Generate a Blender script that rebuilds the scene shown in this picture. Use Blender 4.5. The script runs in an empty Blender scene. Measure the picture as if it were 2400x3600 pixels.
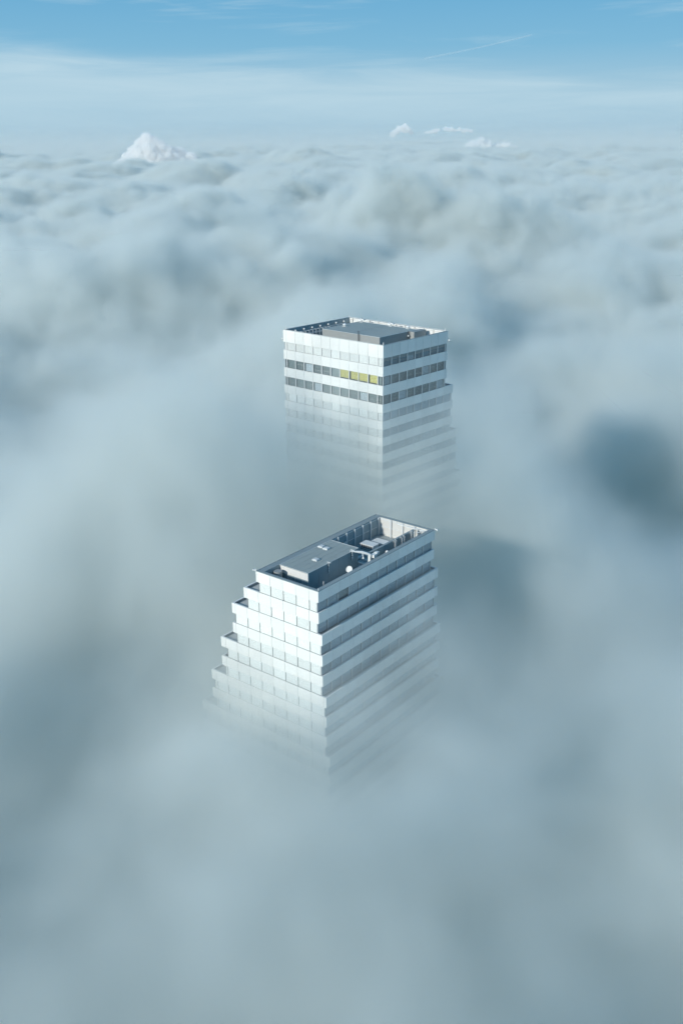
import bpy, bmesh, math, random
from mathutils import Vector, Matrix
R = math.radians
scene = bpy.context.scene
COL = scene.collection

# ------------------------------------------------------------------ helpers
class NT:
    """thin wrapper to write node trees briefly"""
    def __init__(self, tree): self.t = tree
    def new(self, typ, ins=None, **attrs):
        n = self.t.nodes.new(typ)
        for k, v in attrs.items(): setattr(n, k, v)
        for k, v in (ins or {}).items():
            s = n.inputs[k]
            if hasattr(v, 'is_linked') or isinstance(v, bpy.types.NodeSocket): self.t.links.new(v, s)
            else: s.default_value = v
        return n
    def m(self, op, a, b=None, c=None, clamp=False):
        n = self.t.nodes.new('ShaderNodeMath'); n.operation = op; n.use_clamp = clamp
        for i, v in enumerate((a, b, c)):
            if v is None: continue
            if isinstance(v, bpy.types.NodeSocket): self.t.links.new(v, n.inputs[i])
            else: n.inputs[i].default_value = v
        return n.outputs[0]
    def link(self, a, b): self.t.links.new(a, b)
ROLLSIGN=1; SUNE=3.2; VB=3
SKYSTOPS=[(-.5,(4.3,6.1,7.0)),(2.5,(4.1,5.9,7.0)),(5,(2.3,4.7,6.6)),(9,(1.3,4.0,6.4)),(30,(.55,2.0,4.2))]
CIRRUS=(5.6,7.3,8.0,1)
FOGEM=(.5,.7,.85,1); FOGEMS=0.0
FOGBUMPS=[]
SIG=.05

SEED1=(70,300,11)
FOGCOL=(.93,.985,.985,1)
FOGBUMPS=[(30,168,24,26,14),(-45,230,55,50,26),(0,205,30,20,10),(50,248,26,26,-34),(72,215,22,30,-12),(-42,150,20,28,-24),(-60,120,30,30,8),
 (-110,440,60,60,-40),(-30,310,16,40,-20),(-75,540,35,50,-25),(-110,640,90,60,30),(170,510,26,26,-35),(113,380,60,50,18),(0,110,60,30,4)]

BASEH=182.; HAZEKM=45.; FOGEMS=.05; FOGEM=(.45,.72,.9,1); VB=6

HAZEKM=6.; FOGEMS=.025; FOGEM=(.6,.85,.92,1); VB=3
BASEH=176
FOGBUMPS=[(36,160,30,30,18),(-32,204,36,22,30),(-75,250,50,50,26),(10,196,26,16,16),(52,240,24,30,-46),(80,208,22,34,-20),(-48,156,20,26,-40),(-75,120,30,40,6),
 (-120,440,60,70,-60),(-34,300,16,50,-40),(-75,540,30,50,-40),(-130,650,100,70,40),(170,510,24,26,-50),(113,380,60,50,26),(0,105,60,30,0),(-60,60,40,40,-20),
 (287,1170,90,60,-60),(90,900,100,60,50),(-60,760,60,60,30),(60,560,40,60,26)]
ATH=.03

PUFF1=30.; PUFF2=15.; WISP=34.; SIG=.06; CLOUDEM=.16
FOGCOL=(.88,.99,.955,1)
SKYSTOPS=[(-.5,(3.9,5.9,7.1)),(2.5,(3.6,5.7,7.1)),(5,(2.3,5.0,7.1)),(9,(1.4,4.3,6.9)),(30,(.6,2.3,4.4))]
CIRRUS=(5.4,7.0,7.9,1)
BASEH=186
FOGBUMPS=[(36,160,30,30,18),(-32,208,40,22,26),(-75,250,50,50,22),(0,216,30,18,18),(52,240,24,30,-46),(80,208,22,34,-20),(-52,156,20,26,-44),(-75,120,30,40,6),
 (-120,440,60,70,-50),(-34,300,16,50,-40),(-75,540,30,50,-40),(-130,650,100,70,40),(170,510,24,26,-50),(113,380,60,50,16),(0,105,60,30,0),(-60,60,40,40,-20),
 (287,1170,90,60,-60),(90,900,100,60,50),(-60,760,60,60,30),(60,560,40,60,20)]

PUFF1=30.; PUFF2=17.; WISP=44.; CLOUDEM=.12
FOGCOL=(.845,.965,.895,1)
SKYSTOPS=[(-.5,(3.7,5.7,6.9)),(2.5,(3.5,5.6,7.0)),(5,(2.1,4.8,6.9)),(9,(1.15,3.9,6.5)),(30,(.55,2.2,4.3))]
CIRRUS=(5.5,7.1,7.9,1)
FOGBUMPS=[(38,150,32,40,20),(-15,128,45,32,14),(-32,210,44,20,28),(-75,250,50,50,22),(6,212,34,16,24),(64,252,20,26,-50),(88,212,20,36,-26),(-56,156,20,26,-40),(-75,120,30,40,6),
 (-120,440,60,70,-50),(-36,305,14,50,-44),(-75,540,30,50,-40),(-130,650,100,70,40),(170,510,24,26,-50),(113,380,60,50,16),(-60,60,40,40,-24),
 (287,1170,90,60,-60),(90,900,100,60,50),(-60,760,60,60,30),(60,560,40,60,20)]

SIG=.09; FOGCOL=(.735,.88,.80,1); FOGEMS=.035; FOGEM=(.5,.82,.9,1); CLOUDEM=.2
BASEH=187.; CIRRUS=(5.1,6.9,7.9,1)
FOGBUMPS=[(34,146,22,36,10),(-28,213,28,18,26),(-75,250,50,50,22),(14,214,26,14,10),(68,256,20,26,-56),(92,214,20,36,-30),(-60,156,18,28,-44),(-75,112,30,36,4),
 (-120,440,60,70,-50),(-38,305,14,50,-50),(-75,540,30,50,-40),(-130,650,100,70,40),(170,510,24,26,-50),(113,380,60,50,16),(-60,50,40,40,-24),
 (287,1170,90,60,-60),(90,900,100,60,50),(-60,760,60,60,30),(60,560,40,60,20)]

FOGCOL=(.84,.925,.895,1); FOGEMS=.02
FOGCOL=(.905,.94,.917,1); FOGEMS=.02

WISP=56.; FOGCOL=(.933,.957,.938,1); CLOUDEM=.11; FOGEMS=.015
SKYSTOPS=[(-.5,(2.9,5.0,6.5)),(1.2,(3.1,5.25,6.8)),(3,(3.4,5.6,7.1)),(5,(2.1,4.8,6.9)),(9,(1.15,3.9,6.5)),(30,(.55,2.2,4.3))]
FOGBUMPS=[(34,146,22,36,12),(-28,215,34,17,38),(-72,250,40,40,30),(14,216,26,14,18),(34,226,18,16,14),(-12,122,40,26,8),(76,258,22,26,-46),(96,216,20,36,-28),(-62,156,18,28,-44),(-75,112,30,36,4),
 (-120,440,60,70,-50),(-42,308,14,50,-54),(-75,540,30,50,-40),(-130,650,100,70,40),(170,510,24,26,-50),(113,380,60,50,16),(-60,50,40,40,-24),
 (287,1170,90,60,-60),(90,900,100,60,50),(-60,760,60,60,30),(60,560,40,60,20)]

WISP=64.; FOGCOL=(.912,.945,.922,1); CLOUDEM=.14; SUNE=3.8; ATH=.02
FOGBUMPS=[(34,146,22,36,12),(-28,215,34,17,38),(-52,232,34,26,26),(14,216,26,14,18),(38,232,20,18,26),(-12,122,40,26,8),(86,262,22,26,-46),(100,220,20,36,-24),(-62,156,18,28,-44),(-75,112,30,36,4),
 (-120,440,60,70,-50),(-42,308,14,50,-54),(-75,540,30,50,-40),(-130,650,100,70,40),(170,510,24,26,-50),(113,380,60,50,16),(-60,50,40,40,-24),
 (287,1170,90,60,-60),(90,900,100,60,50),(-60,760,60,60,30),(60,560,40,60,20)]

BASEH=183.5
FOGBUMPS=[(34,146,22,36,12),(-28,215,34,17,34),(-52,232,34,26,28),(14,216,26,14,18),(38,232,20,18,26),(-12,118,40,26,6),(86,262,22,26,-46),(100,220,20,36,-24),(-52,150,18,26,-40),(-75,112,30,36,4),
 (-120,440,60,70,-50),(-42,308,14,50,-54),(-75,540,30,50,-40),(-130,650,100,70,40),(170,510,24,26,-50),(113,380,60,50,16),(-60,50,40,40,-24),
 (287,1170,90,60,-60),(90,900,100,60,50),(-60,760,60,60,30),(60,560,40,60,20)]

BASEH=183.5; SUNE=3.65; FOGCOL=(.903,.943,.930,1); FOGEMS=.028; FOGEM=(.38,.75,.95,1); ATH=.025
FOGBUMPS=[(34,146,22,36,12),(-28,215,34,17,34),(-25,196,26,16,16),(-62,222,38,28,26),(14,216,26,14,18),(38,232,20,18,26),(-12,118,40,26,6),(86,262,22,26,-34),(100,220,20,36,-14),(-50,150,18,26,-26),(-75,112,30,36,4),
 (-120,440,60,70,-40),(-42,308,14,50,-50),(-75,540,30,50,-30),(-130,650,100,70,40),(170,510,24,26,-40),(113,380,60,50,16),(-60,50,40,40,-18),
 (287,1170,90,60,-60),(90,900,100,60,50),(-60,760,60,60,30),(60,560,40,60,20)]

FOGCOL=(.918,.946,.924,1); FOGEMS=.026; FOGEM=(.42,.76,.88,1)
FOGBUMPS=[(34,146,22,36,12),(-28,215,34,17,34),(-25,196,26,16,16),(-62,222,38,28,26),(14,216,26,14,18),(38,232,22,18,30),(-12,118,40,26,6),(56,212,30,24,12),(92,290,40,50,-22),(-50,150,18,26,-26),(-75,112,30,36,4),
 (-120,440,60,70,-40),(-42,308,14,50,-50),(-75,540,30,50,-30),(-130,650,100,70,40),(170,510,24,26,-40),(113,380,60,50,16),(-60,50,40,40,-18),
 (287,1170,90,60,-60),(90,900,100,60,50),(-60,760,60,60,30),(60,560,40,60,20)]

FOGEMS=.03
SUNE=3.5
# ------------------------------------------------------------------ materials
def mat(name, col, rough=.6, metal=0., var=.05, vscale=.6, bump=0., spec=.5, streak=0., objvar=0.):
    m = bpy.data.materials.new(name); m.use_nodes = True; N = NT(m.node_tree)
    b = m.node_tree.nodes['Principled BSDF']
    b.inputs['Roughness'].default_value = rough; b.inputs['Metallic'].default_value = metal
    b.inputs['Specular IOR Level'].default_value = spec
    tc = N.new('ShaderNodeTexCoord')
    n = N.new('ShaderNodeTexNoise', {'Vector': tc.outputs['Object'], 'Scale': vscale, 'Detail': 6.})
    f = N.m('MULTIPLY_ADD', N.m('SUBTRACT', n.outputs[0], .5), 2*var, 1.)
    if streak:
        mp = N.new('ShaderNodeMapping', {'Vector': tc.outputs['Object'], 'Scale': (2.2, 2.2, .12)})
        n2 = N.new('ShaderNodeTexNoise', {'Vector': mp.outputs[0], 'Scale': 1.3, 'Detail': 4.})
        f = N.m('MULTIPLY', f, N.m('MULTIPLY_ADD', N.m('SUBTRACT', n2.outputs[0], .5), 2*streak, 1.))
    if objvar:
        oi = N.new('ShaderNodeObjectInfo')
        f = N.m('MULTIPLY', f, N.m('MULTIPLY_ADD', N.m('SUBTRACT', oi.outputs['Random'], .5), 2*objvar, 1.))
    v = N.new('ShaderNodeVectorMath', {0: col[:3]}, operation='SCALE'); N.link(f, v.inputs['Scale'])
    N.link(v.outputs[0], b.inputs['Base Color'])
    r = N.m('MULTIPLY_ADD', N.m('SUBTRACT', n.outputs[0], .5), .25, rough)
    N.link(r, b.inputs['Roughness'])
    if bump:
        bp = N.new('ShaderNodeBump', {'Height': n.outputs[0], 'Strength': bump, 'Distance': .05}); N.link(bp.outputs[0], b.inputs['Normal'])
    return m
def panel_mat(name, col):
    """coated metal panels: every 2.94 m panel a hair different, faint vertical run-off streaks"""
    m = mat(name, col, .42, 0, .03, .35, spec=.4, streak=.035)
    N = NT(m.node_tree); b = m.node_tree.nodes['Principled BSDF']
    base = b.inputs['Base Color'].links[0].from_socket
    geo = N.new('ShaderNodeNewGeometry')
    f = N.m('MULTIPLY_ADD', geo.outputs['Random Per Island'], .09, .955)
    v = N.new('ShaderNodeVectorMath', operation='SCALE'); N.link(base, v.inputs[0]); N.link(f, v.inputs['Scale'])
    N.link(v.outputs[0], b.inputs['Base Color'])
    return m
def glass_mat(name, tint, lo, hi):
    """window glass: clear sheet with a mirror coat, stronger at grazing angles, slightly wavy"""
    m = bpy.data.materials.new(name); m.use_nodes = True; t = m.node_tree; t.nodes.clear(); N = NT(t)
    out = N.new('ShaderNodeOutputMaterial')
    tc = N.new('ShaderNodeTexCoord'); n = N.new('ShaderNodeTexNoise', {'Vector': tc.outputs['Object'], 'Scale': .5, 'Detail': 1.})
    bp = N.new('ShaderNodeBump', {'Height': n.outputs[0], 'Strength': .25, 'Distance': .03})
    tr = N.new('ShaderNodeBsdfTransparent', {'Color': tint}); gl = N.new('ShaderNodeBsdfGlossy', {'Color': (.88, .95, 1, 1), 'Roughness': .02, 'Normal': bp.outputs[0]})
    lw = N.new('ShaderNodeLayerWeight', {'Blend': .35})
    f = N.new('ShaderNodeMapRange', {'Value': lw.outputs['Fresnel'], 'To Min': lo, 'To Max': hi}).outputs[0]
    mx = N.new('ShaderNodeMixShader', {0: f, 1: tr.outputs[0], 2: gl.outputs[0]})
    N.link(mx.outputs[0], out.inputs['Surface']); return m
M = {}
M['clad'] = panel_mat('white_coated_panel', (.80, .80, .77))
M['joint'] = mat('dark_panel_joint', (.30, .31, .32), .8)
M['frame'] = mat('anodised_frame', (.10, .11, .12), .5, .3)
M['mullion'] = mat('white_mullion', (.78, .78, .76), .45)
M['glass'] = glass_mat('window_glass', (.95, .975, .98, 1), .06, .85)
M['blind_pale'] = mat('pale_blind_with_reflection', (.80, .80, .785), .9, 0, .03, 3, objvar=.07)  # pale tone also holds the bright fog mirrored in the glass
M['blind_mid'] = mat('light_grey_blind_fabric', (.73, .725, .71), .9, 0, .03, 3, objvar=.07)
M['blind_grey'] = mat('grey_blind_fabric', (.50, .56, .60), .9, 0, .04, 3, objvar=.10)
M['blind_yellow'] = mat('yellow_blind_fabric', (.60, .555, .19), .85, 0, .04, 3, objvar=.10)
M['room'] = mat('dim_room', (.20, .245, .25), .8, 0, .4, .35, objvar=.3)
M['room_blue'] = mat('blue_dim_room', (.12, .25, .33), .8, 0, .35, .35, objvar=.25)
M['room_light'] = mat('pale_furniture', (.42, .43, .42), .7, 0, .2, 1)
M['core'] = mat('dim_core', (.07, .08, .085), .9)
M['coping'] = mat('zinc_coping', (.27, .32, .33), .5, .05, .12, .8, streak=.05)
M['deck'] = mat('gravel_deck', (.36, .40, .40), .95, 0, .3, 2.5, bump=.6)
M['pent_roof'] = mat('roof_membrane', (.345, .385, .37), .75, .0, .12, .35, bump=.2)
M['pent_wall'] = mat('grey_sheet_wall', (.36, .37, .36), .55, .1, .05, .5, streak=.06)
M['pent_light'] = mat('pale_sheet_wall', (.72, .71, .69), .55, .0, .05, .5, streak=.06)
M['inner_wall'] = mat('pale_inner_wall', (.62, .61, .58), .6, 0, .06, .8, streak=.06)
M['inner_dark'] = mat('blue_grey_shaded_wall', (.28, .36, .385), .5, .0, .1, .8, streak=.08)  # blue-grey darkened to hold the shade on walls turned from the sun
M['steel'] = mat('galvanised_steel', (.66, .68, .68), .45, .1, .12, 3)
M['white'] = mat('white_equipment', (.78, .78, .76), .45, 0, .06, 3)
M['dark'] = mat('dark_equipment', (.06, .065, .07), .6, 0, .1, 3)
M['terrace'] = mat('terrace_paving', (.52, .52, .50), .85, 0, .15, 2, bump=.3)
M['skylight'] = mat('skylight_dome', (.62, .64, .64), .25, 0, .05, 2)

# ------------------------------------------------------------------ mesh building
class MB:
    def __init__(self): self.v = []; self.f = []; self.mi = []; self.ms = []
    def _m(self, m):
        if m not in self.ms: self.ms.append(m)
        return self.ms.index(m)
    def box(self, x0, x1, y0, y1, z0, z1, m):
        b = len(self.v); k = self._m(m)
        self.v += [(x, y, z) for z in (z0, z1) for y in (y0, y1) for x in (x0, x1)]
        for f in ((0, 2, 3, 1), (4, 5, 7, 6), (0, 1, 5, 4), (2, 6, 7, 3), (0, 4, 6, 2), (1, 3, 7, 5)):
            self.f.append(tuple(b+i for i in f)); self.mi.append(k)
        return self
    def quad(self, a, c, m):
        """upright sheet between two opposite corners"""
        b = len(self.v); self.v += [a, (c[0], c[1], a[2]), c, (a[0], a[1], c[2])]; self.f.append((b, b+1, b+2, b+3)); self.mi.append(self._m(m)); return self
    def tube(self, pts, r, m, n=8, r2=None):
        pts = [Vector(p) for p in pts]; k = self._m(m); b = len(self.v); L = len(pts)
        for i, p in enumerate(pts):
            d = (pts[min(i+1, L-1)] - pts[max(i-1, 0)]).normalized()
            u = d.orthogonal().normalized(); w = d.cross(u); rr = r + (r2 - r)*i/(L-1) if r2 is not None else r
            for j in range(n):
                a = 2*math.pi*j/n; self.v.append(tuple(p + (u*math.cos(a) + w*math.sin(a))*rr))
        for i in range(L-1):
            for j in range(n):
                self.f.append((b+i*n+j, b+i*n+(j+1) % n, b+(i+1)*n+(j+1) % n, b+(i+1)*n+j)); self.mi.append(k)
        self.f.append(tuple(b+j for j in reversed(range(n)))); self.mi.append(k)
        self.f.append(tuple(b+(L-1)*n+j for j in range(n))); self.mi.append(k)
        return self
    def ball(self, c, r, m, seg=12, rings=8, sz=1.):
        k = self._m(m); b = len(self.v)
        for i in range(rings+1):
            t = math.pi*i/rings
            for j in range(seg):
                a = 2*math.pi*j/seg; self.v.append((c[0]+r*math.sin(t)*math.cos(a), c[1]+r*math.sin(t)*math.sin(a), c[2]+sz*r*math.cos(t)))
        for i in range(rings):
            for j in range(seg):
                self.f.append((b+i*seg+j, b+(i+1)*seg+j, b+(i+1)*seg+(j+1) % seg, b+i*seg+(j+1) % seg)); self.mi.append(k)
        return self
    def mesh(self, name):
        me = bpy.data.meshes.new(name); me.from_pydata(self.v, [], self.f)
        for m in self.ms: me.materials.append(M[m])
        me.polygons.foreach_set('material_index', self.mi); me.update(); return me
    def build(self, name, parent=None, loc=(0, 0, 0), rz=0, smooth=False):
        me = self.mesh(name)
        if smooth: me.polygons.foreach_set('use_smooth', [True]*len(me.polygons))
        return link(name, me, parent, loc, rz)
def link(name, me, parent=None, loc=(0, 0, 0), rz=0):
    o = bpy.data.objects.new(name, me); COL.objects.link(o); o.parent = parent; o.location = loc; o.rotation_euler = (0, 0, rz); return o
def tag(o, label, cat, group=None):
    o['label'] = label; o['category'] = cat
    if group: o['group'] = group
    return o
def root(name, label, cat, loc, rz, group=None):
    return tag(link(name, None, None, loc, rz), label, cat, group)

MOD = 2.94
def cols(a, b, c0):
    """positions of the 2.94 m module lines strictly between a and b"""
    k0 = math.ceil((a + .35 - c0)/MOD); r = []
    while c0 + k0*MOD < b - .35: r.append(c0 + k0*MOD); k0 += 1
    return r

def band_mesh(b, rim=.32, floor=.5):
    """one floor's spandrel: panels hung on a slab edge, low parapet rim where it forms a terrace"""
    x0, x1, y0, y1, zt, hb = b['x0'], b['x1'], b['y0'], b['y1'], b['zt'], b['hb']
    g = .028; t = .07; q = MB(); zb = zt - hb
    # backing ring and slab
    e = t + .002
    q.box(x0+e, x1-e, y0+e, y0+rim, zb+.03, zt-.03, 'joint'); q.box(x0+e, x1-e, y1-rim, y1-e, zb+.03, zt-.03, 'joint')
    q.box(x0+e, x0+rim, y0+rim+.001, y1-rim-.001, zb+.03, zt-.031, 'joint'); q.box(x1-rim, x1-e, y0+rim+.001, y1-rim-.001, zb+.03, zt-.031, 'joint')
    q.box(x0+rim+.002, x1-rim-.002, y0+rim+.002, y1-rim-.002, zb+.02, zt-floor, 'terrace')
    # rim capping
    for (a, c, d, f) in ((x0+.02, x1-.02, y0+.02, y0+rim+.03), (x0+.02, x1-.02, y1-rim-.03, y1-.02), (x0+.02, x0+rim+.03, y0+rim+.032, y1-rim-.032), (x1-rim-.03, x1-.02, y0+rim+.032, y1-rim-.032)):
        q.box(a, c, d, f, zt-.029, zt+.012, 'mullion')
    # panels, front-left and back faces along x, the others along y
    xs = [x0] + cols(x0, x1, b['cx']) + [x1]; ys = [y0] + cols(y0, y1, b['cy']) + [y1]
    for a, c in zip(xs[:-1], xs[1:]):
        q.box(a+(g if a > x0 else 0), c-(g if c < x1 else 0), y0, y0+t, zb, zt, 'clad'); q.box(a+(g if a > x0 else 0), c-(g if c < x1 else 0), y1-t, y1, zb, zt, 'clad')
    for a, c in zip(ys[:-1], ys[1:]):
        a2 = a+g if a > y0 else a+t+.001; c2 = c-g if c < y1 else c-t-.001
        q.box(x1-t, x1, a2, c2, zb, zt, 'clad'); q.box(x0, x0+t, a2, c2, zb, zt, 'clad')
    return q

_cache = {}
def cached(key, fn):
    if key not in _cache: _cache[key] = fn()
    return _cache[key]
def window_meshes(w, h, style):
    w = round(w, 2); h = round(h, 2)
    def fr():
        q = MB(); a = w/2; mw = style['w'] if style['mull'] == 'white' else .008; k = .022
        if style['mull'] == 'white':
            q.box(-a, -a+mw, -.07, .06, 0, h, 'mullion'); q.box(a-mw, a, -.07, .06, 0, h, 'mullion')
        q.box(-a+mw, -a+mw+k, -.01, .05, 0, h, 'frame'); q.box(a-mw-k, a-mw, -.01, .05, 0, h, 'frame')
        q.box(-a+mw+k, a-mw-k, -.01, .05, 0, k*1.4, 'frame'); q.box(-a+mw+k, a-mw-k, -.01, .05, h-k, h, 'frame')
        return q.mesh('window')
    def pane():
        q = MB(); a = w/2-.03; k = q._m('glass'); q.v = [(-a, .03, .06), (a, .03, .06), (a, .03, h-.05), (-a, .03, h-.05)]; q.f = [(0, 1, 2, 3)]; q.mi = [k]; return q.mesh('pane')
    return (cached(('f', w, h, style['mull'], style.get('w', 0)), fr), cached(('p', w, h), pane))
def back_mesh(w, h, kind, rnd):
    """what stands behind the glass: a drawn blind, or the dim room with some furniture"""
    w = round(w, 2); h = round(h, 2)
    def mk():
        q = MB(); a = w/2 - .004
        if kind in ('blind_pale', 'blind_grey', 'blind_mid'):
            q.box(-a, a, .075, .09, .02, h-.02, kind)
        elif kind == 'yellow':
            s = [.3, .02, .3, .02][rnd % 4]*w*.5
            q.box(-a, a, .75, .77, .02, h-.02, 'room')
            q.box(-a+s, .0, .14, .16, .25, h-.06, 'blind_yellow'); q.box(.03, a-.03, .14, .16, .25, h-.06, 'blind_yellow')
            if rnd % 4 == 1: q.box(-a+.1, -a+.22, .3, .34, .1, h-.1, 'room_light')
        else:
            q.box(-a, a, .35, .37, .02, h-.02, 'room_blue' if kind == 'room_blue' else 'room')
            if rnd % 5 == 1: q.box(-a+.35, a-.02, .26, .3, .05, h*.86, 'blind_grey')
            if rnd % 5 == 2: q.box(-a+.5, -a+.62, .26, .32, .0, h-.1, 'room_light'); q.box(-a+.1, a-.1, .28, .32, h*.35, h*.4, 'room_light')
            if rnd % 5 == 3: q.box(-a+.2, a-.5, .25, .3, h*.55, h*.6, 'room_light'); q.box(a*.3, a*.36, .25, .3, .1, h*.7, 'room_light')
            if rnd % 5 == 4: q.box(-a+.3, a-.05, .25, .3, h*.28, h*.33, 'room_light')
        return q.mesh('room_wall' if kind.startswith('room') else 'blind')
    return cached(('b', w, h, kind, rnd % 20), mk)

def place_window(parent, face, pos, off, z, w, h, style, kind, rnd):
    """face 'L' looks toward -Y (pos along x), face 'R' looks toward +X (pos along y)"""
    fm, pm = window_meshes(w, h, style)
    if face == 'L': loc, rz = (pos, off, z), 0
    else: loc, rz = (off, pos, z), math.pi/2
    o = link('window', fm, parent, loc, rz)
    link('pane', pm, o)
    bm_ = back_mesh(w, h, kind, rnd)
    link('room_wall' if kind.startswith('room') else 'blind', bm_, o)
def window_rows_stuff(parent, rows, name):
    """lower rows, deep in the fog: glass strips between slim frames, one mesh"""
    q = MB()
    for (face, a, b, off, z, h, c0, kind) in rows:
        e = [a] + cols(a, b, c0) + [b]
        for s, t in zip(e[:-1], e[1:]):
            if face == 'L':
                q.quad((s+.06, off+.03, z+.03), (t-.06, off+.03, z+h-.03), 'glass'); q.box(s+.05, t-.05, off+.075, off+.09, z+.01, z+h-.01, kind); q.box(s-.02, s+.02, off-.01, off+.06, z, z+h, 'joint')
            elif face == 'R':
                q.quad((off-.03, s+.06, z+.03), (off-.03, t-.06, z+h-.03), 'glass'); q.box(off-.09, off-.075, s+.05, t-.05, z+.01, z+h-.01, kind); q.box(off-.12, off+.02, s-.03, s+.03, z, z+h, 'mullion')
            elif face == 'W':   # looks toward -X
                q.quad((off+.03, s+.06, z+.03), (off+.03, t-.06, z+h-.03), 'glass'); q.box(off+.075, off+.09, s+.05, t-.05, z+.01, z+h-.01, kind); q.box(off-.02, off+.12, s-.03, s+.03, z, z+h, 'mullion')
            else:               # looks toward +Y
                q.quad((s+.06, off-.03, z+.03), (t-.06, off-.03, z+h-.03), 'glass'); q.box(s+.05, t-.05, off-.09, off-.075, z+.01, z+h-.01, kind); q.box(s-.03, s+.03, off-.12, off+.02, z, z+h, 'mullion')
    o = q.build(name, parent); o['kind'] = 'stuff'; return o

def make_tower(T, bands, rows, n_single):
    """bands: spandrels from the roof down; rows: the window strip below each"""
    stuff = []
    for i, b in enumerate(bands):
        if i == 0: continue
        band_mesh(b).build('spandrel_band', T)
    for i, r in enumerate(rows):
        b, nb = bands[i], bands[i+1]
        zb = b['zt']-b['hb']; h = zb - nb['zt']; y0, y1 = b['y0'], b['y1']
        xl = b['x0'] + r['il']; xr = b['x1'] - r['ir']; offR = b['x1'] - r['ir']
        zf = nb['zt']+.012; hL = zb - zf
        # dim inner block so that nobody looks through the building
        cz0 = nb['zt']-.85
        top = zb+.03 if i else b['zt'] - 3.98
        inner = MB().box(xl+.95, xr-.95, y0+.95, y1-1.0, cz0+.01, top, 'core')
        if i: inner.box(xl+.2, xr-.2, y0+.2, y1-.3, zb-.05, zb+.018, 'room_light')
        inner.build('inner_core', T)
        # sill part hidden behind the rim where a terrace lies in front
        yR0, yR1 = y0 + .14, y1 - r['ie']
        eL = [xl] + cols(xl, xr, b['cx']) + [xr]; eR = [yR0] + cols(yR0, yR1, b['cy']) + [yR1]
        if i < n_single:
            for k, (a, c) in enumerate(zip(eL[:-1], eL[1:])):
                kind = r['L'](k, len(eL)-1); place_window(T, 'L', (a+c)/2, y0+.12, zf, c-a-.01, hL-.002, r['sL'], kind, (i*7+k*3) if kind != 'yellow' else k)
            for k, (a, c) in enumerate(zip(eR[:-1], eR[1:])):
                kind = r['R'](k, len(eR)-1); place_window(T, 'R', (a+c)/2, offR-.12 if r['ir'] < .1 else offR, zf if r['ir'] < .1 else zb-hL-.3, c-a-.01, hL-.002 if r['ir'] < .1 else hL+.298, r['sR'], kind, i*11+k*7)
        else:
            stuff.append(('L', xl, xr, y0+.12, zf, hL, b['cx'], r['L'](3, 9) if r['L'](3, 9) != 'room' else 'blind_pale'))
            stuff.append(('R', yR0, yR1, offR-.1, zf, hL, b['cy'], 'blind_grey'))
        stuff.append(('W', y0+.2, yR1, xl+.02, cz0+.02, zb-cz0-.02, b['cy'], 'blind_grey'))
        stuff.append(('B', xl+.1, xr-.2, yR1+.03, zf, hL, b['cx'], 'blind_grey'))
    window_rows_stuff(T, stuff, 'window_strip')
    # plain shaft down to the street, swallowed by the fog
    b = bands[-1]; q = MB(); z = b['zt'] - b['hb']
    q.box(b['x0']+.8, b['x1']-.8, b['y0']+.3, b['y1']-.8, 0, z+.02, 'core')
    while z > 6:
        z -= 4.; q.box(b['x0'], b['x1'], b['y0'], b['y1'], z, z+2.0, 'clad')
    q.build('lower_shaft', T)

def pale(k, n): return 'blind_pale'
def grey(k, n): return 'blind_grey'
def room(k, n): return 'room'

# ================================================================== near tower (stepped, seen end on)
TH1, TH0 = .66875, .73493
CAMZ = 248.0
near = root('office_tower', 'nearer, lower stepped white office tower with terraces and an open well in its roof', 'tower', (-3.984, 148.656, 0), -TH1)
ZN = CAMZ - 70.0065
xl_ = [14.24, 17.42, 20.6, 20.6, 23.95, 23.95, 27.0, 27.0, 30.1, 30.1, 33., 33., 36., 36., 39.]
xr_ = [0, 0, .71, .71, .71, 1.43, 1.43, 1.43, 2.14, 2.14, 2.14, 2.85, 2.85, 2.85, 3.5]
yb_ = [35.82, 35.6, 36.1, 36.1, 36.1, 36.4, 36.4, 36.4, 36.7, 36.7, 36.7, 37, 37, 37, 37.3]
bn = []
for i in range(15):
    zt = ZN if i == 0 else ZN - 4.0146 - 4.0*(i-1)
    bn.append(dict(x0=-xl_[i], x1=xr_[i], y0=0., y1=yb_[i], zt=zt, hb=2.03 if i == 0 else 2.0, cx=-2.12, cy=2.92))
rn = []
for i in range(14):
    il = [.6, .8, .7, .85, 1.5, .8, .8, .8][i] if i < 8 else .8
    def Rk(i):
        def f(k, n):
            if i == 0 and k == 2: return 'room'
            return 'blind_grey'
        return f
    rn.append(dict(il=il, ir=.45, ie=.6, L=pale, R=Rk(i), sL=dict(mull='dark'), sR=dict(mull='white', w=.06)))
make_tower(near, bn, rn, 5)

def ring(q, x0, x1, y0, y1, wl, wr, wf, wb, z0, z1, m):
    q.box(x0, x1, y0, y0+wf, z0, z1, m); q.box(x0, x1, y1-wb, y1, z0, z1, m)
    q.box(x0, x0+wl, y0+wf, y1-wb, z0, z1, m); q.box(x1-wr, x1, y0+wf, y1-wb, z0, z1, m)

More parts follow.
